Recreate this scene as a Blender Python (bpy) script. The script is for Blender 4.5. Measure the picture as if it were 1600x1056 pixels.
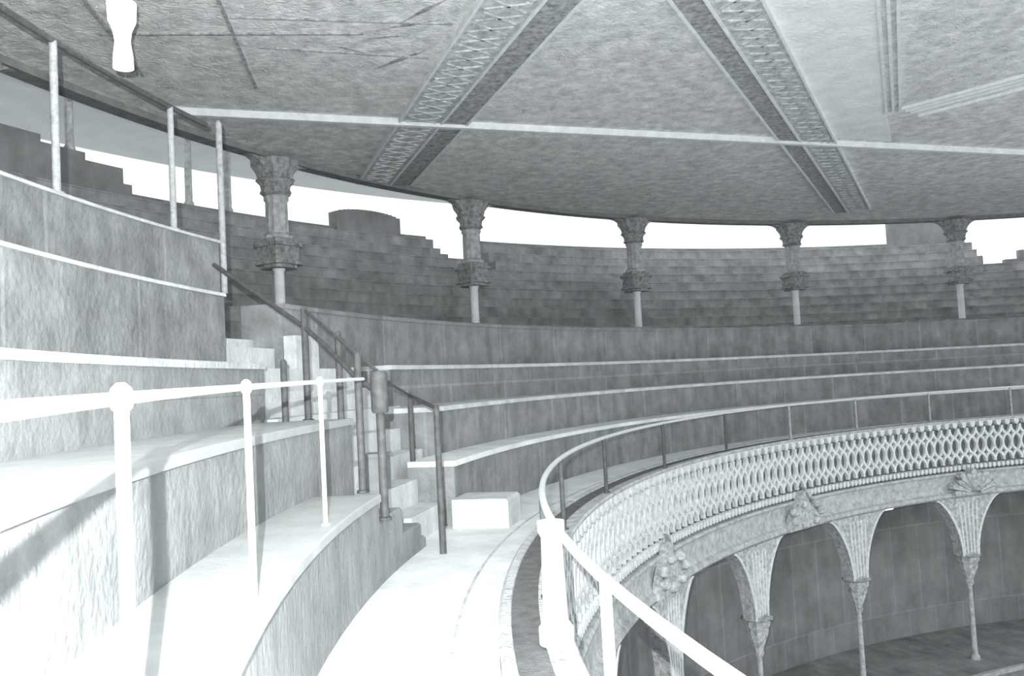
import bpy, math, random
from math import sin, cos, radians as R_, pi
random.seed(7)
C = bpy.context.scene.collection
for o in list(bpy.data.objects): bpy.data.objects.remove(o)

# ------------------------------------------------------------ frame of reference
CX, CY = 22.674, 7.955        # centre of the ring shaped arena
Z0 = 2.20                     # eye height over the walkway; heights h below are measured from the eye
def P(r, a, h):               # polar place: radius, bearing in degrees, height from the eye
    a = R_(a)
    return (CX + r*sin(a), CY + r*cos(a), h + Z0)

# ------------------------------------------------------------ camera
cam_d = bpy.data.cameras.new('camera'); cam = bpy.data.objects.new('camera', cam_d); C.objects.link(cam)
cam_d.sensor_width = 36; cam_d.lens = 36*1349.5/1600; cam_d.clip_start = .05; cam_d.clip_end = 500
from mathutils import Matrix
cam.matrix_world = (Matrix.Translation((0, 0, Z0)) @ Matrix.Rotation(pi/2 + .0501568, 4, 'X')
                    @ Matrix.Rotation(-.0536323, 4, 'Z'))
bpy.context.scene.camera = cam

# ------------------------------------------------------------ world, flash lamp, exposure
w = bpy.data.worlds.new('sky'); bpy.context.scene.world = w; w.use_nodes = True
bg = w.node_tree.nodes['Background']; bg.inputs[0].default_value = (.93, .97, 1, 1); bg.inputs[1].default_value = 1.0
fl = bpy.data.lights.new('flash', 'POINT'); fl.energy = 6000; fl.shadow_soft_size = .012; fl.color = (.97, 1, 1)
flo = bpy.data.objects.new('flash', fl); C.objects.link(flo); flo.location = (-.16, -.03, Z0 + .29)
sl = bpy.data.lights.new('bounce_sun', 'SUN'); sl.energy = 1.1; sl.angle = R_(3)  # near-vertical sun, added to bounce off the sand onto the ceiling
slo = bpy.data.objects.new('bounce_sun', sl); C.objects.link(slo); slo.rotation_euler = (R_(6), R_(-5), 0)
vs = bpy.context.scene.view_settings
vs.view_transform = 'Standard'; vs.look = 'None'; vs.exposure = 0.585; vs.gamma = 1; vs.use_curve_mapping = False

# ------------------------------------------------------------ materials
def mat(name, col, var=.12, scale=3.0, bump=.3, bscale=None, rough=.85, joints=None, streak=0, metal=0, fine=0, spec=.25):
    m = bpy.data.materials.new(name); m.use_nodes = True
    nt = m.node_tree; N = nt.nodes; L = nt.links; b = N['Principled BSDF']
    b.inputs['Roughness'].default_value = rough; b.inputs['Metallic'].default_value = metal
    b.inputs['Specular IOR Level'].default_value = spec
    tc = N.new('ShaderNodeTexCoord')
    n = N.new('ShaderNodeTexNoise'); n.inputs['Scale'].default_value = scale; n.inputs['Detail'].default_value = 7
    n.inputs['Roughness'].default_value = .65
    L.new(tc.outputs['Object'], n.inputs['Vector'])
    cr = N.new('ShaderNodeValToRGB'); L.new(n.outputs['Fac'], cr.inputs[0])
    lo = [c*(1-var*2) for c in col]; hi = [min(1, c*(1+var*1.4)) for c in col]
    cr.color_ramp.elements[0].position = .3; cr.color_ramp.elements[1].position = .72
    cr.color_ramp.elements[0].color = (*lo, 1); cr.color_ramp.elements[1].color = (*hi, 1)
    out = cr.outputs[0]
    def mul(a, bsock, f):
        mx = N.new('ShaderNodeMix'); mx.data_type = 'RGBA'; mx.blend_type = 'MULTIPLY'; mx.inputs[0].default_value = f
        L.new(a, mx.inputs[6]); L.new(bsock, mx.inputs[7]); return mx.outputs[2]
    if streak:
        mp = N.new('ShaderNodeMapping'); mp.inputs['Scale'].default_value = (2.2, .22, 1); L.new(tc.outputs['UV'], mp.inputs[0])
        s = N.new('ShaderNodeTexNoise'); s.inputs['Scale'].default_value = 1.6; s.inputs['Detail'].default_value = 6
        L.new(mp.outputs[0], s.inputs['Vector'])
        c2 = N.new('ShaderNodeValToRGB'); L.new(s.outputs['Fac'], c2.inputs[0])
        c2.color_ramp.elements[0].position = .35; c2.color_ramp.elements[1].position = .62
        c2.color_ramp.elements[0].color = (.5, .52, .52, 1); c2.color_ramp.elements[1].color = (1, 1, 1, 1)
        out = mul(out, c2.outputs[0], streak)
    if joints:
        br = N.new('ShaderNodeTexBrick'); L.new(tc.outputs['UV'], br.inputs['Vector'])
        br.inputs['Scale'].default_value = 1; br.inputs['Brick Width'].default_value = joints[0]; br.inputs['Row Height'].default_value = joints[1]
        br.inputs['Mortar Size'].default_value = joints[2]; br.inputs['Mortar Smooth'].default_value = .4
        br.inputs['Color1'].default_value = (.84, .84, .84, 1); br.inputs['Color2'].default_value = (.74, .74, .74, 1)
        br.inputs['Mortar'].default_value = (*[joints[3]]*3, 1)
        out = mul(out, br.outputs[0], 1)
    L.new(out, b.inputs['Base Color'])
    n2 = N.new('ShaderNodeTexNoise'); n2.inputs['Scale'].default_value = bscale or scale*6; n2.inputs['Detail'].default_value = 5
    n2.inputs['Distortion'].default_value = fine
    L.new(tc.outputs['Object'], n2.inputs['Vector'])
    bp = N.new('ShaderNodeBump'); bp.inputs['Strength'].default_value = bump; bp.inputs['Distance'].default_value = .05
    L.new(n2.outputs['Fac'], bp.inputs['Height']); L.new(bp.outputs[0], b.inputs['Normal'])
    return m
def tint(v): return (v*.965, v*1.0, v*1.0)
M = dict(
 floor=mat('worn pale walkway screed', tint(.76), .10, 1.5, .25),
 white_step=mat('limewashed concrete step', tint(.37), .12, 2.2, .35, streak=.35, joints=(2.9, 9, .012, .65)),
 step=mat('grey concrete terrace', tint(.35), .16, 2.0, .5, streak=.45, joints=(2.3, 7, .035, 1.0)),
 far=mat('dark weathered seating', tint(.32), .2, 1.2, .5, streak=.35),
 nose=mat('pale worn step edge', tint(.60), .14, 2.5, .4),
 wall=mat('dark rear wall', tint(.26), .15, .8, .3, streak=.3),
 ceil=mat('rough ceiling plaster', tint(.86), .21, 3.2, 1.0, bscale=4, fine=3.5),
 ceil_light=mat('extra pale plaster', tint(.92), .07, 1.6, .7, bscale=5, fine=1.5),
 beam=mat('carved stucco beam', tint(.66), .22, 5, 1.0, bscale=14, fine=1.5),
 beam_dark=mat('dark stucco inlay', tint(.48), .3, 7, 1.0, bscale=18, fine=1.5),
 line=mat('pale plaster moulding', tint(.82), .08, 4, .2),
 lintel=mat('dark lintel', tint(.25), .15, 3, .3),
 stone=mat('carved pale stone', tint(.55), .2, 6, .8, bscale=22),
 relief=mat('carved relief stone', tint(.78), .14, 9, .5, bscale=30),
 recess=mat('shade-toned recess stone', tint(.15), .2, 7, .5),  # frieze backing coloured dark, with the shade behind the carving put into it
 capital=mat('ornate capital stucco', tint(.66), .28, 9, 1.0, bscale=16, fine=2),
 column=mat('grey column paint', tint(.55), .2, 5, .5),
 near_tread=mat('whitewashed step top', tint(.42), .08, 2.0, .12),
 stair=mat('pale stair concrete', tint(.62), .1, 2.5, .35, streak=.2),
 white=mat('white gloss paint', tint(.66), .05, 8, .1, rough=.45),
 iron=mat('dark iron paint', tint(.10), .2, 9, .2, rough=.5),
 grey=mat('weathered grey rail paint', tint(.42), .2, 10, .2, rough=.5),
 block=mat('carved column block', tint(.40), .28, 7, 1.0, bscale=14, fine=1),
 sand=mat('arena sand', tint(.75), .08, .4, .3),
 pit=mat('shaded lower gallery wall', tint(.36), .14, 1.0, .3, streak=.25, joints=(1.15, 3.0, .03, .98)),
 soffit=mat('outer eaves plaster', tint(.50), .05, 1, .2),
 ground=mat('white gravel', tint(.6), .05, 1, .2),
)
def emis(name, col, s):
    m = bpy.data.materials.new(name); m.use_nodes = True; b = m.node_tree.nodes['Principled BSDF']
    b.inputs['Emission Color'].default_value = (*col, 1); b.inputs['Emission Strength'].default_value = s
    b.inputs['Base Color'].default_value = (.8, .8, .8, 1); return m
M['lamp'] = emis('lit opal glass', (1, 1, 1), 1.6)

# ------------------------------------------------------------ mesh helpers
class MB:
    def __init__(s): s.v = []; s.f = []; s.uv = []
    def face(s, idx, uvs=None): s.f.append(idx); s.uv.append(uvs or [(s.v[i][0]+s.v[i][1], s.v[i][2]) for i in idx])
    def sweep(s, prof, a0, a1, da=1.5, caps=True):
        """closed (r,h) outline carried round the ring from bearing a0 to a1"""
        n = max(1, int(math.ceil((a1-a0)/da))); k = len(prof); base = len(s.v)
        d = [0]
        for i in range(k): d.append(d[-1] + math.dist(prof[i], prof[(i+1) % k]))
        for j in range(n+1):
            a = a0 + (a1-a0)*j/n
            for r, h in prof: s.v.append(P(r, a, h))
        for j in range(n):
            aa, ab = [R_(a0 + (a1-a0)*(j+q)/n)*24 for q in (0, 1)]
            for i in range(k):
                i2 = (i+1) % k
                h1, h2 = prof[i][1], prof[i2][1]
                u1, u2 = (h1, h2) if abs(h1-h2) > .02 else (d[i], d[i+1])
                s.face([base+j*k+i, base+j*k+i2, base+(j+1)*k+i2, base+(j+1)*k+i], [(aa, u1), (aa, u2), (ab, u2), (ab, u1)])
        if caps:
            s.face([base+i for i in range(k)][::-1], [(p[0], p[1]) for p in prof][::-1])
            s.face([base+n*k+i for i in range(k)], [(p[0], p[1]) for p in prof])
    def ring_box(s, r0, r1, a0, a1, h0, h1, da=1.5): s.sweep([(r0, h0), (r0, h1), (r1, h1), (r1, h0)], a0, a1, da)
    def tube(s, pts, rad, n=10):
        from mathutils import Vector
        rads = rad if isinstance(rad, (list, tuple)) else [rad]*len(pts)
        pts = [Vector(p) for p in pts]; base = len(s.v); up = None
        for i, p in enumerate(pts):
            t = (pts[min(i+1, len(pts)-1)] - pts[max(i-1, 0)]).normalized()
            if up is None: up = Vector((0, 0, 1)) if abs(t.z) < .9 else Vector((1, 0, 0))
            x = t.cross(up).normalized(); y = x.cross(t).normalized(); up = y
            for k in range(n):
                q = p + (x*cos(2*pi*k/n) + y*sin(2*pi*k/n))*rads[i]
                s.v.append(tuple(q))
        for i in range(len(pts)-1):
            for k in range(n):
                k2 = (k+1) % n
                s.face([base+i*n+k, base+i*n+k2, base+(i+1)*n+k2, base+(i+1)*n+k])
        s.face([base+k for k in range(n)][::-1]); s.face([base+(len(pts)-1)*n+k for k in range(n)])
    def lathe(s, x, y, prof, n=24, flute=0, nf=12):
        """prof: list of (radius, z) from bottom to top"""
        base = len(s.v)
        for r, z in prof:
            for k in range(n):
                a = 2*pi*k/n; rr = r*(1 + flute*cos(nf*a))
                s.v.append((x+rr*cos(a), y+rr*sin(a), z))
        for i in range(len(prof)-1):
            for k in range(n):
                k2 = (k+1) % n
                s.face([base+i*n+k, base+i*n+k2, base+(i+1)*n+k2, base+(i+1)*n+k])
        s.face([base+k for k in range(n)][::-1]); s.face([base+(len(prof)-1)*n+k for k in range(n)])
    def prism(s, poly, z0, z1):
        b = len(s.v); k = len(poly)
        for z in (z0, z1):
            for p in poly: s.v.append((p[0], p[1], z))
        s.face([b+i for i in range(k)][::-1]); s.face([b+k+i for i in range(k)])
        for i in range(k): s.face([b+i, b+(i+1) % k, b+k+(i+1) % k, b+k+i])
    def facing(s, pts, a, r, depth, h_axis=True):
        """outline pts (along-ring metres, h) set upright at bearing a, radius r, thickness depth towards the centre"""
        b = len(s.v); k = len(pts)
        for rr in (r, r-depth):
            for u, h in pts: s.v.append(P(rr, a + math.degrees(u/rr), h))
        s.face([b+i for i in range(k)]); s.face([b+k+i for i in range(k)][::-1])
        for i in range(k): s.face([b+i, b+(i+1) % k, b+k+(i+1) % k, b+k+i])
    def build(s, name, m, parent=None, smooth=False):
        me = bpy.data.meshes.new(name)
        ox = oy = oz = 0
        me.from_pydata([(v[0]-ox, v[1]-oy, v[2]-oz) for v in s.v], [], s.f)
        ul = me.uv_layers.new(name='UVMap'); i = 0
        for fi, u in enumerate(s.uv):
            for c in u: ul.data[i].uv = c; i += 1
        import bmesh
        bm = bmesh.new(); bm.from_mesh(me); bmesh.ops.recalc_face_normals(bm, faces=bm.faces); bm.to_mesh(me); bm.free()
        me.materials.append(M[m] if isinstance(m, str) else m)
        if smooth:
            for p in me.polygons: p.use_smooth = True
            try: me.set_sharp_from_angle(angle=R_(40))
            except Exception: pass
        o = bpy.data.objects.new(name, me); C.objects.link(o)
        if parent: o.parent = parent; o.matrix_parent_inverse = Matrix.Translation(parent.location).inverted()
        return o
def struct(mb, name, m, label=None, smooth=False):
    o = mb.build(name, m, None, smooth); o['kind'] = 'structure'
    if label: o['label'] = label; o['category'] = 'building part'
    return o
def tag(o, label, cat, group=None, kind=None):
    o['label'] = label; o['category'] = cat
    if group: o['group'] = group
    if kind: o['kind'] = kind
def empty(name, loc, label, cat, group=None):
    o = bpy.data.objects.new(name, None); o.location = loc; C.objects.link(o); tag(o, label, cat, group)
    o.empty_display_size = .2
    return o
def ring_pts(r, h, a0, a1, da=1.0):
    n = max(1, int(math.ceil((a1-a0)/da))); return [P(r, a0+(a1-a0)*i/n, h) for i in range(n+1)]

NEAR, FAR = -175, 32
# ------------------------------------------------------------ walkway
b = MB(); b.ring_box(22.93, 26.4, NEAR, FAR, -2.62, -2.2, 2); struct(b, 'floor', 'floor', 'pale walkway running round behind the inner railing')
b = MB(); b.sweep([(22.52, -2.75), (22.52, -2.14), (22.80, -2.14), (22.82, -2.08), (22.90, -2.07), (22.93, -2.10), (22.93, -2.75)], NEAR, FAR, 1.5)
struct(b, 'trim_1', 'stone', 'pale stone kerb under the inner railing')
b = MB(); b.ring_box(23.30, 23.33, NEAR, FAR, -2.21, -2.194, 1.5); struct(b, 'trim_2', 'column', 'thin seam line along the walkway floor')

# ------------------------------------------------------------ terrace steps (near side, then beyond the stair opening)
def terrace(r0, r1, h0, h1, segs, m, nose, label):
    e = .05 if h1 > 1 else .085
    for k, (a0, a1) in enumerate(segs):
        b = MB(); b.ring_box(r0, r1, a0, a1, h0, h1-e, 1.5)
        o = b.build('terrace_step', m); o['kind'] = 'structure'; o['label'] = label + (' left of the stair opening' if k == 0 else ' beyond the stair opening'); o['category'] = 'step'
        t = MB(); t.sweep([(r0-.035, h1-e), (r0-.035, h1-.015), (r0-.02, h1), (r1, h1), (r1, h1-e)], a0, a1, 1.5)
        t.build('tread', nose, o)
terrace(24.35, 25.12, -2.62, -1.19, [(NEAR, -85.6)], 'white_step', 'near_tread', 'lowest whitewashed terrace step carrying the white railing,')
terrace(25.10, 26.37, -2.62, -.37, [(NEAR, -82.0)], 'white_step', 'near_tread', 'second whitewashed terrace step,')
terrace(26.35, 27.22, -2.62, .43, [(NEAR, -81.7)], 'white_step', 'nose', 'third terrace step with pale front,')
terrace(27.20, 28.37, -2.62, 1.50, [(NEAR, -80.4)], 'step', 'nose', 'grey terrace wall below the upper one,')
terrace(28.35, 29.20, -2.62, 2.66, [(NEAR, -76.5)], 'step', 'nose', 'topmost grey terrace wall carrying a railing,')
def terrace_far(*a):
    r0, r1, h0, h1, seg, m, nose, label = a
    b = MB(); b.ring_box(r0, r1, *seg, h0, h1-.085, 1.5)
    o = b.build('terrace_step', m); o['kind'] = 'structure'; o['label'] = label; o['category'] = 'step'
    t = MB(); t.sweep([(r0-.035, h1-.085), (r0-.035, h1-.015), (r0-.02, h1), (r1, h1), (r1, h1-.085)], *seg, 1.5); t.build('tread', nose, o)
terrace_far(24.35, 25.12, -2.62, -1.19, (-76.6, FAR), 'step', 'floor', 'lowest grey terrace step beyond the stair opening')
terrace_far(25.10, 26.37, -2.62, -.37, (-73.6, FAR), 'step', 'nose', 'second grey terrace step beyond the stair opening')
terrace_far(26.35, 27.22, -2.62, .43, (-71.6, FAR), 'step', 'nose', 'third grey terrace step beyond the stair opening')
terrace_far(27.20, 27.95, -2.62, 1.50, (-76.6, FAR), 'step', 'step', 'fourth grey terrace wall beyond the stair opening, below the columns')
b = MB(); b.ring_box(27.9, 34.4, -58.2, FAR, 1.2, 1.60, 2); struct(b, 'floor', 'step', 'flat upper aisle the columns stand on')
b = MB(); b.ring_box(27.9, 34.4, -76.6, -58.2, .4, .92, 2); struct(b, 'floor', 'step', 'lower landing behind the stair opening')
b = MB(); b.ring_box(29.15, 34.4, NEAR, -76.6, 1.2, 1.60, 2); struct(b, 'floor', 'step', 'upper aisle on the left behind the raised wall')

# stair in the opening
st = empty('staircase', P(25.5, -78, -2.2), 'broad concrete stair climbing through the gap between terraces', 'stairs')
rr = [24.55, 24.95, 25.35, 25.75, 26.15, 26.55, 26.95, 27.35]; hh = [-1.82, -1.45, -1.08, -.71, -.34, .03, .4, .75]
ends = [-76.7, -76.7, -73.7, -73.7, -71.7, -71.7, -72, -76.65]
nears = [-80.3, -81.9, -81.9, -81.8, -81.8, -81.6, -80.4, -80.4]
for i, (r, h) in enumerate(zip(rr, hh)):
    b = MB(); b.ring_box(r, r+.42, nears[i], ends[i], -2.62, h, 1.5); b.build('stair_tread', 'stair', st)
b = MB(); b.ring_box(27.75, 28.4, -80.4, -76.6, -2.6, .92, 1.5); b.build('stair_tread', 'stair', st)
se = empty('end_steps', P(24.7, -83, -2.2), 'three short whitewashed steps ending the lowest terrace beside the stair', 'steps')
for a0, a1, h in ((-85.6, -83.0, -1.5), (-83.0, -80.9, -1.84), (-80.9, -80.4, -2.05)):
    b = MB(); b.sweep([(24.35, -2.62), (24.35, h-.03), (24.38, h), (25.1 if a0 < -82.5 else 24.6, h), (25.1 if a0 < -82.5 else 24.6, -2.62)], a0, a1, .8); b.build('step', 'white_step', se)
b = MB(); b.sweep([(23.45, -2.22), (23.45, -1.80), (23.49, -1.76), (24.34, -1.76), (24.34, -2.22)], -77.2, -75.3, .6)
tag(b.build('low_step_block', 'stair'), 'low pale stone step block against the far terrace by the walkway', 'step')
b = MB(); b.ring_box(26.97, 27.19, -76.6, -74.9, .4, .95, 1)
tag(b.build('stone_pier', 'nose'), 'small pale square stone pier beside the stair, below the nearest column', 'pier')
b = MB(); b.ring_box(25.0, 25.3, -79.7, -79.1, -1.45, -.98, 1); b.ring_box(24.98, 25.33, -79.8, -79.0, -.98, -.93, 1)
tag(b.build('stair_post_block', 'white_step'), 'small whitewashed block standing on the stair beside the dark handrail posts', 'block')

# ------------------------------------------------------------ dark seating rows behind the columns and the rear wall with its stepped top
sil = [(NEAR, -66.3, 7.5), (-66.3, -64.2, 7.3), (-64.2, -62.3, 7.08), (-62.3, -61.85, 6.62), (-61.85, -49.3, 6.35), (-44.6, -42.52, 6.34), (-42.52, -40.82, 5.64),
       (-40.82, -38.6, 5.02), (-38.6, -2.9, 6.33), (3.05, 3.35, 5.9), (3.35, 4.4, 5.42), (4.4, 6.1, 4.66), (6.1, 7.2, 5.14), (7.2, 8.6, 5.6), (8.6, FAR, 6.2)]
b = MB()
for a0, a1, t in sil: b.ring_box(38.62, 39.0, a0, a1, -2, t, 1.5)
b.sweep([(38.62, -2), (38.62, 9.2), (39.0, 9.2), (39.0, -2)], -2.9, 3.05)
n = 16                                                       # low round-headed block
for i in range(n):
    a0 = -49.3 + 4.7*i/n; x = (i+.5)/n*2-1
    b.ring_box(38.5, 39.0, a0, -49.3+4.7*(i+1)/n, -2, 6.80 + .33*math.sqrt(1-x*x*.9), 1)
struct(b, 'wall_back', 'wall', 'dark rear wall with a stepped top against the bright sky')
NR = 10
for i in range(NR):
    r = 33.9 + i*.47; h = 1.6 + (i+1)*.452
    b = MB(); g = []
    for a0, a1 in ((NEAR, -42.52), (-38.6, 3.3), (8.6, FAR)): g.append((a0, a1))
    if h < 5.64: g.append((-42.52, -40.82))
    if h < 5.02: g.append((-40.82, -38.6)); g.append((3.3, 8.6))
    g.sort(); mer = []
    for s in g:
        if mer and abs(mer[-1][1]-s[0]) < .01: mer[-1] = (mer[-1][0], s[1])
        else: mer.append(s)
    for a0, a1 in mer: b.sweep([(r, 1.3), (r, h-.05), (r-.015, h-.045), (r-.01, h), (r+.5, h), (r+.5, 1.3)], a0, a1, 1.5)
    o = b.build('seating_row', 'far'); o['kind'] = 'structure'; o['label'] = 'dark curved seating row behind the columns'; o['category'] = 'seating row'
# lintel, ceiling
b = MB(); b.sweep([(33.08, 6.56), (33.08, 6.78), (33.52, 6.78), (33.52, 6.56)], NEAR, FAR, 1); struct(b, 'trim_3', 'lintel', 'dark lintel carried by the ring of columns', )
b = MB(); b.sweep([(12.5, 6.72), (12.5, 7.0), (33.5, 7.0), (33.5, 6.72)], NEAR, 60, 2)
ceiling = struct(b, 'ceiling', 'ceil', 'rough plaster ceiling over the gallery')
b = MB(); b.sweep([(33.5, 9.6), (33.5, 9.8), (45.0, 9.8), (45.0, 9.5), (44.8, 9.5)], NEAR, -30, 2)
struct(b, 'trim_4', 'soffit', 'grey underside of the outer eaves seen through the left openings')
b = MB(); b.ring_box(39.6, 60, NEAR, FAR, -3, -2.5, 4); struct(b, 'floor', 'ground', 'pale ground outside the rear wall')

# ceiling beams and mouldings (straight, under the ceiling)
Zc = Z0 + 6.72
def bar(mb, p, q, wd, z0, z1, off=0):
    dx, dy = q[0]-p[0], q[1]-p[1]; l = math.hypot(dx, dy); nx, ny = -dy/l, dx/l
    a, c = off-wd/2, off+wd/2
    mb.prism([(p[0]+nx*a, p[1]+ny*a), (q[0]+nx*a, q[1]+ny*a), (q[0]+nx*c, q[1]+ny*c), (p[0]+nx*c, p[1]+ny*c)], z0, z1)
def beam(p, q, wd, label, dark=.34):
    s = 1
    b = MB(); bar(b, p, q, wd, Zc-.08, Zc+.02); o = b.build('ceiling_beam', 'beam'); o['kind'] = 'structure'; o['label'] = label; o['category'] = 'beam'
    b = MB(); bar(b, p, q, wd*dark, Zc-.088, Zc, -wd*(.5-dark/2)*s); b.build('dark_inlay', 'beam_dark', o)
    b = MB()
    for f in (-.5, .5, -.5+dark): bar(b, p, q, .06, Zc-.12, Zc, wd*f)
    b.build('edge_moulding', 'line', o)
    # carved lozenges
    b = MB(); l = math.dist(p, q); nn = int(l/.5); dx, dy = (q[0]-p[0])/l, (q[1]-p[1])/l; off = wd*dark/2
    for i in range(nn):
        cx, cy = p[0]+dx*(i+.5)*l/nn - dy*off, p[1]+dy*(i+.5)*l/nn + dx*off
        w2 = wd*(1-dark)*.36
        for k in (-1, 1):
            a = (cx-dy*w2*k-dx*.2, cy+dx*w2*k-dy*.2); c = (cx+dy*w2*k+dx*.2, cy-dx*w2*k+dy*.2)
            bar(b, a, c, .05, Zc-.105, Zc-.02)
    b.build('lozenge_relief', 'beam', o)
    return o
beam((2.0, 11.0), (-3.9, 27.9), 1.75, 'broad carved ceiling beam rising from near the second column', .38)
beam((15.2, 37.6), (2.2, 11.6), 1.45, 'broad carved ceiling beam running down towards the far right opening', .38)
b = MB(); bar(b, (-7.6, 19.62), (19.5, 29.1), .16, Zc-.17, Zc); struct(b, 'trim_5', 'line', 'long thin pale moulding crossing the ceiling beams')
b = MB()
for off in (-.17, 0, .17): bar(b, (5.4, 11.5), (10.6, 23.0), .07, Zc-.07, Zc, off)
for off in (-.3, 0, .3, .8): bar(b, (10.9, 22.9), (17, 16.2), .08, Zc-.08, Zc, off)
struct(b, 'trim_6', 'line', 'thin parallel ceiling mouldings on the right')
b = MB(); b.prism([(2.85, 11.3), (5.2, 11.4), (10.3, 22.8), (11.9, 26.1), (9.75, 25.2)], Zc-.03, Zc+.01); struct(b, 'trim_7', 'ceil_light', 'paler ceiling panel right of the second beam')  # panel set in a paler plaster than the ceiling around it
b = MB(); bar(b, (-4.4, 12.6), (-5.3, 18.6), .06, Zc-.05, Zc); bar(b, (-7.2, 15.4), (-2.5, 16.0), .07, Zc-.04, Zc); bar(b, (-6.5, 12), (-7.3, 17.5), .07, Zc-.06, Zc)
for k in range(3): bar(b, (-4.8+k*.1, 13.6+k*1.4), (-.2-k*.6, 14.2+k*1.6), .04, Zc-.03, Zc)
struct(b, 'trim_8', 'beam_dark', 'thin plaster panel joints on the left ceiling')
b = MB()
for p, q in (((-1.4, 17.0), (-2.6, 17.9)), ((-1.0, 15.6), (-2.3, 15.9)), ((-.75, 14.7), (-1.7, 15.6)), ((-1.6, 16.2), (-2.6, 16.3)), ((-1.7, 13.6), (-1.0, 14.4)), ((-3.3, 16.4), (-2.6, 17.0))):
    dx, dy = q[0]-p[0], q[1]-p[1]; b.prism([p, (p[0]+dx*.5-dy*.05, p[1]+dy*.5+dx*.05), q, (p[0]+dx*.5+dy*.04, p[1]+dy*.5-dx*.04)], Zc-.012, Zc+.01)
o = b.build('ceiling_crack', 'beam_dark', ceiling)

# pendant lamp
lp = (-5.33, 12.1); zl = 4.72 + Z0
l = empty('pendant_lamp', (lp[0], lp[1], zl), 'white lit glass lamp hanging from the ceiling at upper left', 'lamp')
b = MB(); b.lathe(*lp, [(.045, zl+1.02), (.20, zl+.98), (.19, zl+.72), (.13, zl+.58)][::-1], 20); b.build('lamp_shade', 'lamp', l, True)
b = MB(); b.lathe(*lp, [(.04, zl), (.14, zl+.03), (.135, zl+.2), (.105, zl+.42), (.13, zl+.58)], 20); b.build('glass_globe', 'lamp', l, True)
b = MB(); b.tube([(lp[0], lp[1], zl+1.0), (lp[0], lp[1], Zc)], .012, 6); b.build('cord', 'white', l)

# ------------------------------------------------------------ upper columns
def column(a, base, name_label):
    x, y, _ = P(33.3, a, 0); zb = Z0+base
    o = empty('column', (x, y, zb), name_label, 'column', 'upper gallery columns')
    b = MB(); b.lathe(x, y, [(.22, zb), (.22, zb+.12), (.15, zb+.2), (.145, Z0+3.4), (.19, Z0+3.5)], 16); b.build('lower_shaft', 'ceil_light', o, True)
    # block: square with faceted chamfers and a raised rosette
    b = MB()
    def sq(w, z0, z1, ch=.1):
        pts = []
        for k in range(4):
            t = R_(90*k - a)
            for u, v in ((w-ch, -w), (w, -w+ch)):
                pts.append((x + u*cos(t)-v*sin(t), y + u*sin(t)+v*cos(t)))
        b.prism(pts, Z0+z0, Z0+z1)
    sq(.40, 3.5, 3.6); sq(.50, 3.6, 3.68); sq(.45, 3.68, 4.1); sq(.52, 4.1, 4.2); sq(.42, 4.2, 4.33)
    b.build('carved_block', 'block', o)
    b = MB(); b.lathe(x, y, [(.40, Z0+4.33), (.40, Z0+4.42), (.31, Z0+4.5), (.30, Z0+5.4), (.34, Z0+5.45), (.34, Z0+5.52), (.31, Z0+5.56)], 36, .05, 12); b.build('upper_shaft', 'column', o, True)
    b = MB(); b.lathe(x, y, [(.33, Z0+5.55), (.42, Z0+5.62), (.38, Z0+5.72), (.40, Z0+5.85), (.52, Z0+5.98), (.46, Z0+6.05), (.5, Z0+6.2), (.62, Z0+6.38), (.62, Z0+6.56)], 36, .07, 9); b.build('capital', 'block', o, True)
    for s in (-1, 1):
        b = MB(); pts = [(s*.35, 6.56)]
        for i in range(9):
            t = i/8; pts.append((s*(1.12-.72*sin(t*pi/2)), 6.56-.75*(1-cos(t*pi/2))-.02))
        pts.append((s*.35, 5.75)); b.facing(pts, a, 33.45, .3); b.build('bracket', 'block', o)
    return o
lab = {-90.2: 'ornate upper column hidden behind the left terrace', -77.0: 'ornate upper column at the far left behind the railing, mostly hidden', -60.95: 'nearest ornate column with carved block, right of the end of the high railing',
       -46.0: 'ornate column left of centre, white lower shaft ending a bright opening', -31.3: 'slim ornate column at the middle of the far gallery', -16.5: 'ornate far column left of the short bright opening',
       -1.95: 'ornate far column at right in front of the dark wall block', 12.7: 'ornate far column beyond the right edge'}
for a, t in lab.items(): column(a, .92 if a == -60.95 else 1.60, t)
# thin dark uprights on the rear wall under the eaves
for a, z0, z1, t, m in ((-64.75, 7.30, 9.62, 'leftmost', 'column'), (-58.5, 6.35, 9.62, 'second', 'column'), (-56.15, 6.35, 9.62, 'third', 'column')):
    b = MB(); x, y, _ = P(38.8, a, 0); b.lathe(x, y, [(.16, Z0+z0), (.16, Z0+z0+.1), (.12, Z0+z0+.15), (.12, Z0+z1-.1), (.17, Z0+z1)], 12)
    tag(b.build('dark_upright', m, None, True), t + ' thin dark upright on the rear wall seen through the left opening', 'post', 'uprights under the outer eaves')

# ------------------------------------------------------------ railings
def post(a, r, h0, h1, rad, m, parent, foot=True):
    x, y, _ = P(r, a, 0); b = MB()
    b.lathe(x, y, ([(rad*1.9, Z0+h0-.005), (rad*1.9, Z0+h0+.015)] if foot else []) + [(rad, Z0+h0+.016 if foot else Z0+h0), (rad*.98, Z0+h1)], 14)
    return b.build('post', m, parent, True)
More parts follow.
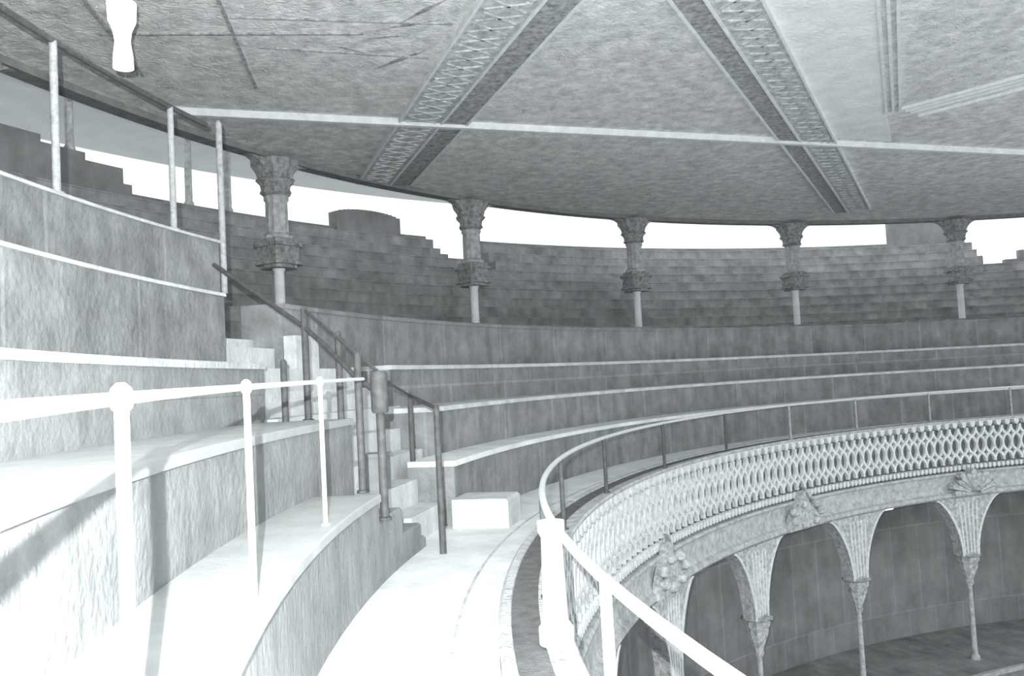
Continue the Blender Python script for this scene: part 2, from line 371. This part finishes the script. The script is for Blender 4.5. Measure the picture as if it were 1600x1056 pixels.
# inner railing round the void
RI = 22.47
o = empty('inner_railing', P(RI, -60, -2.1), 'long curved iron railing above the carved frieze round the arena void', 'railing')
b = MB(); b.tube(ring_pts(RI, -1.10, -165, 20, 1.2), .033, 10); b.build('handrail', 'white', o, True)
for a in [-107.5, -98.2, -88.9, -79.55, -70.1, -60.0, -50.5, -41.45, -32.8, -23.9, -14.8, -5.6, 3.6, 12.8]:
    post(a, RI, -2.07, -1.11, .034, 'white' if a < -92 else 'iron' if a < -45 else 'grey', o)
b = MB(); x, y, _ = P(RI, -92.6, 0); b.lathe(x, y, [(.14, Z0-2.08), (.14, Z0-1.95), (.10, Z0-1.9), (.085, Z0-1.25), (.11, Z0-1.2), (.11, Z0-1.12)], 16); b.build('newel', 'white', o, True)
# white railing on the lowest terrace
RT = 24.42
o = empty('white_railing', P(RT, -96, -1.19), 'white pipe railing in the left foreground on the lowest terrace', 'railing')
pts = [P(RT, -150+i*1.0, .0) for i in range(40)]
hs = lambda a: -.02 if a < -108 else -.02 + (a+108)/22.5*.14
pts = [P(RT, a, hs(a)) for a in [-150+i*1.0 for i in range(65)]]
b = MB(); b.tube(pts, .019, 12); b.build('handrail', 'white', o, True)
for a in (-103.0, -96.75, -90.45):
    post(a, RT, -1.19, hs(a), .021, 'white', o)
    x, y, z = P(RT, a, hs(a)); b = MB(); b.lathe(x, y, [(.012, z-.045), (.028, z-.03), (.037, z), (.028, z+.03), (.012, z+.045)], 16); b.build('joint_knob', 'white', o, True)
# railing on the topmost terrace
o = empty('upper_railing', P(28.5, -80, 2.66), 'tall grey railing on the topmost terrace wall at upper left', 'railing')
RU = 28.42
b = MB(); b.tube(ring_pts(RU, 4.62, -130, -76.8, 1.0), .045, 10); b.build('handrail', 'iron', o, True)
for a in (-112, -106.4, -100.8, -95.5, -90.0, -84.4, -78.85): post(a, RU, 2.66, 4.62, .05, 'grey', o)
b = MB(); x, y, _ = P(RU-.1, -76.35, 0); b.lathe(x, y, [(.055, Z0+1.75), (.055, Z0+4.68), (.03, Z0+4.74)], 14); b.build('end_post', 'grey', o, True)

# stair handrails
def pipe(name, pts, rad, m, parent): b = MB(); b.tube(pts, rad, 10); return b.build(name, m, parent, True)
def zz(p): return (p[0], p[1], p[2]+Z0)
o = empty('stair_handrail', zz((-1.55, 9.96, -1.5)), 'dark stair handrail with tall posts running down behind the end of the white railing', 'handrail')
tops = [(-4.55, 13.3, 2.05), (-2.86, 11.93, .90), (-2.36, 11.2, .52), (-1.92, 10.4, .17), (-1.58, 9.98, -.05)]
pipe('handrail', [zz(t) for t in tops], .035, 'iron', o)
for x, y, z0, z1, r in ((-2.86, 11.93, -.40, 1.18, .05), (-2.28, 11.3, -.75, .78, .045), (-1.81, 10.03, -1.19, .43, .045), (-1.56, 9.96, -1.5, .19, .05)):
    b = MB(); b.lathe(x, y, [(r*1.6, Z0+z0), (r*1.6, Z0+z0+.03), (r, Z0+z0+.04), (r, Z0+z1-.03), (r*.5, Z0+z1)], 12); b.build('post', 'iron', o, True)
b = MB(); b.lathe(-1.56, 9.96, [(.085, Z0-.28), (.10, Z0-.25), (.10, Z0+.17), (.08, Z0+.2)], 14); b.build('collar', 'iron', o, True)
pipe('upper_bar', [zz((-2.86, 11.93, 1.15)), zz((-1.56, 9.96, .19))], .022, 'iron', o)
pipe('lower_handrail', [zz((-1.69, 13.9, -.14)), zz((-1.05, 11.44, -.30))], .03, 'iron', o)
pipe('side_bar', [zz((-1.69, 13.9, -.14)), zz((-1.58, 9.98, .15))], .02, 'iron', o)
for x, y, z0, z1 in ((-1.69, 13.9, -1.5, -.11), (-1.05, 11.44, -2.2, -.28)):
    b = MB(); b.lathe(x, y, [(.07, Z0+z0-.3), (.045, Z0+z0+.03), (.04, Z0+z1), (.02, Z0+z1+.03)], 12); b.build('post', 'iron' if x > -1.2 else 'iron', o, True)
b = MB(); b.lathe(-3.02, 11.35, [(.05, Z0-.4), (.045, Z0-.37), (.045, Z0+.42), (.02, Z0+.45)], 12)
tag(b.build('iron_stub_post', 'iron', None, True), 'short dark post at the end of the second terrace step, left of the stair handrail', 'post')

# ------------------------------------------------------------ carved frieze over the void
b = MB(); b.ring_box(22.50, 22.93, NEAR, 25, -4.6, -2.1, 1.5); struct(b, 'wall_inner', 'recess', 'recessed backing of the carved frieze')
b = MB(); b.sweep([(22.52, -3.78), (22.33, -3.78), (22.30, -3.84), (22.36, -3.90), (22.38, -4.0), (22.38, -4.32), (22.34, -4.40), (22.26, -4.44), (22.24, -4.54), (22.30, -4.60), (22.93, -4.60), (22.93, -4.3)], NEAR, 25, 1.2)
struct(b, 'trim_9', 'stone', 'smooth moulded band under the carved frieze')
b = MB(); b.sweep([(22.56, -2.09), (22.34, -2.07), (22.32, -2.10), (22.34, -2.145), (22.56, -2.15)], NEAR, 25, 1.2); struct(b, 'trim_10', 'stone', 'pale coping lip on top of the carved frieze')
def frieze(ac, label):
    root = empty('carved_frieze_panel', P(22.4, ac, -3.8), label, 'carved panel', 'carved panels of the frieze')
    half = 6.72; n = 14; p = 2*half/n
    b = MB(); H0, H1 = -3.52, -2.36; K = 30
    def strip(fn, wdt, r0, r1, k=K):
        base = len(b.v)
        for i in range(k+1):
            t = i/k; a, h = fn(t); a2, h2 = fn(min(1, t+.01)); a1, h1 = fn(max(0, t-.01))
            ta, th = (a2-a1)*.39, h2-h1; l = math.hypot(ta, th) or 1; na, nh = -th/l*wdt/2/.39, ta/l*wdt/2
            for rr, s in ((r0, 1), (r1, 1), (r1, -1), (r0, -1)): b.v.append(P(rr, a+na*s, h+nh*s))
        for i in range(k):
            for q in range(4):
                q2 = (q+1) % 4; b.face([base+i*4+q, base+i*4+q2, base+(i+1)*4+q2, base+(i+1)*4+q])
    for i in range(n):
        for s in (-1, 1):
            a0 = ac-half+p*(i+.5)
            def fn(t, a0=a0, s=s):
                q = t*2; tri = cos(pi*q)                     # two ogee crossings
                return (a0 + s*p*.5*math.copysign(abs(tri)**.6, tri), H0+(H1-H0)*t)
            strip(fn, .085, 22.50, 22.40 if s > 0 else 22.415)
    b.build('lattice', 'relief', root)
    b = MB()
    for i in range(n):                                        # scalloped teeth under the coping, beads under the lattice
        a0 = ac-half+p*(i+.5); w = .39*p/2*.55
        pts = [(-w, -2.15), (w, -2.15)] + [(w*cos(t), -2.22-.13*sin(t)) for t in [pi*k/6 for k in range(7)]]
        b.facing([(u, h) for u, h in pts], a0, 22.5, .16)
    b.ring_box(22.36, 22.5, ac-half+.02, ac+half-.02, -2.175, -2.15, .5)
    b.build('scallop_row', 'relief', root)
    b = MB()
    for i in range(2*n):
        a0 = ac-half+p*(i+.5)/2; w = .39*p/4*.7
        b.facing([(w*cos(t), -3.65+.09*sin(t)) for t in [pi*k/4 for k in range(8)]], a0, 22.5, .12)
    b.build('bead_row', 'relief', root)
    return root
names = {-108.5: 'carved lattice frieze panel right beside the camera below the white rail', -95.0: 'carved lattice frieze panel nearest the sharp bend of the railing', -81.5: 'carved lattice frieze panel running away below the first dark railing posts', -68.0: 'carved lattice frieze panel above the edge-on near capital', -54.7: 'carved lattice frieze panel above the leftmost full capital',
         -41.2: 'carved lattice frieze panel with the lozenge ornament at its foot', -27.7: 'carved lattice frieze panel above the arch between the two right capitals', -14.2: 'carved lattice frieze panel at the right edge beyond the shell ornament', -.7: 'carved lattice frieze panel beyond the right edge'}
for a, t in names.items(): frieze(a, t)

# ornaments on the band
def ornament(a, kind, label):
    root = empty('carved_ornament', P(22.3, a, -4.5), label, 'ornament')
    b = MB()
    if kind == 'shell':
        for k in range(11):
            t0, t1 = pi*k/11+.02, pi*(k+1)/11-.02
            rr = [.86, 1.0][k % 2]
            b.facing([(.25*cos(t0), -4.5+.2*sin(t0)), (rr*cos(t0), -4.5+.78*rr*sin(t0)), (1.07*rr*cos((t0+t1)/2), -4.5+.84*rr*sin((t0+t1)/2)), (rr*cos(t1), -4.5+.78*rr*sin(t1)), (.25*cos(t1), -4.5+.2*sin(t1))], a, 22.36, .26)
        b.build('fan_rib', 'capital', root)
        b = MB(); x, y, z = P(22.12, a, -4.2); b.lathe(x, y, [(.03, z-.24), (.18, z-.16), (.24, z), (.18, z+.16), (.03, z+.24)], 14); b.build('boss', 'capital', root, True)
    else:
        b.facing([(-.95, -4.55), (.85, -4.55), (.62, -4.2), (.2, -3.85), (0, -3.55), (-.3, -3.8), (-.7, -4.2)], a, 22.36, .2); b.build('shield', 'capital', root)
        for k in range(7):
            x, y, z = P(22.14, a+1.9*cos(k*.9), -4.15+.3*sin(k*.9)); b = MB(); b.lathe(x, y, [(.02, z-.13), (.12, z-.07), (.14, z), (.1, z+.09), (.02, z+.13)], 10); b.build('leaf_boss', 'capital', root, True)
        b = MB(); b.facing([(.1, -3.4), (.16, -3.4), (.98, -4.2), (.9, -4.28)], a, 22.36, .1); b.build('slanting_bar', 'capital', root)
ornament(-41.4, 'shield', 'carved pointed ornament on the band between two capitals')
ornament(-20.4, 'shell', 'carved fan shaped ornament above the rightmost capital')
ornament(-62.0, 'shield', 'carved projecting ornament above the near edge-on capital')

# lower capitals and slender shafts
def lower_col(a, label):
    root = empty('hanging_capital_column', P(22.4, a, -9.9), label, 'column', 'slender columns with flared capitals under the frieze')
    def flare(hw, r, d, hb=-6.5, wb=.37):
        pts = []
        for i in range(11):
            t = i/10; pts.append((wb + (hw-wb)*(1-sin(t*pi/2))**1.0, -4.6-(-4.6-hb)*(1-cos(t*pi/2))**.75))
        return pts
    r = flare(1.42, 0, 0)
    b = MB(); b.facing([(-u, h) for u, h in r] + [(u, h) for u, h in r[::-1]], a, 22.62, .34); b.build('spandrel', 'capital', root)
    b = MB()
    for s in (-1, 1):                                        # raised edge moulding along the arch
        q = [(u*s, h) for u, h in r]; q2 = [((u-.10 if u > .45 else u-.08)*s, h-.0) for u, h in r]
        b.facing(q + q2[::-1], a, 22.30, .05)
    for k in range(-2, 3): b.facing([(k*.14-.03, -6.42), (k*.14+.03, -6.42), (k*.14*1.35+.03, -4.75), (k*.14*1.35-.03, -4.75)], a, 22.3, .06)
    b.build('rib', 'relief', root)
    x, y, _ = P(22.43, a, 0)
    b = MB(); b.lathe(x, y, [(.09, Z0-7.5), (.13, Z0-7.42), (.12, Z0-7.3), (.28, Z0-6.85), (.27, Z0-6.75), (.33, Z0-6.66), (.33, Z0-6.56), (.42, Z0-6.5)], 20, .06, 10); b.build('capital_cone', 'capital', root, True)
    b = MB(); b.lathe(x, y, [(.15, Z0-9.9), (.15, Z0-9.8), (.085, Z0-9.7), (.075, Z0-7.5)], 12); b.build('shaft', 'stone', root, True)
for a, t in {-102.0: 'slender column under the frieze behind the camera', -88.5: 'slender column under the frieze hidden below the near kerb', -75.0: 'slender column under the frieze just hidden by the white rail', -61.5: 'slender column with flared capital seen edge-on beside the white rail', -48.0: 'leftmost fully seen flared capital column under the frieze', -34.4: 'middle flared capital column under the frieze',
             -21.0: 'rightmost flared capital column, under the fan ornament', -7.4: 'flared capital column beyond the right edge', 6.2: 'flared capital column far beyond the right edge'}.items(): lower_col(a, t)

# lower gallery behind the arches
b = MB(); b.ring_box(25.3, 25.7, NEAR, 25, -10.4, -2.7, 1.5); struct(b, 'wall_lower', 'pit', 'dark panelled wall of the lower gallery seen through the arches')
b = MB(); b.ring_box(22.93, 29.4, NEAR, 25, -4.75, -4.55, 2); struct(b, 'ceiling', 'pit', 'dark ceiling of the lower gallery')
b = MB(); b.ring_box(21.3, 29.4, NEAR, 25, -10.3, -9.9, 2); struct(b, 'floor', 'far', 'floor of the lower gallery under the slender columns')
b = MB(); b.ring_box(21.26, 21.4, NEAR, 25, -10.02, -9.88, 1.5); struct(b, 'trim_11', 'stone', 'pale edge of the lower gallery floor')
for i in range(0):
    b = MB(); b.sweep([(25.6+i, -9.9), (25.6+i, -9.9+.45*(i+1)), (29.3, -9.9+.45*(i+1)), (29.3, -9.9)], -150, 25, 2)
    o = b.build('bench_row', 'far'); o['kind'] = 'structure'; o['label'] = 'low bench row in the dark lower gallery'; o['category'] = 'bench row'
b = MB(); b.ring_box(14, 21.3, NEAR, 25, -12.3, -11.2, 2); struct(b, 'floor', 'far', 'seating below the lower gallery')
b = MB(); x, y = CX, CY
b.lathe(x, y, [(40, Z0-13.2), (40, Z0-13.0)], 64); struct(b, 'floor', 'sand', 'sand floor of the arena')
b = MB(); b.ring_box(23.2, 23.35, -29.6, -26.8, -4.86, -4.76, .5)
o = b.build('tube_light', 'lamp'); tag(o, 'small white tube light under the arch between the two right capitals', 'lamp')
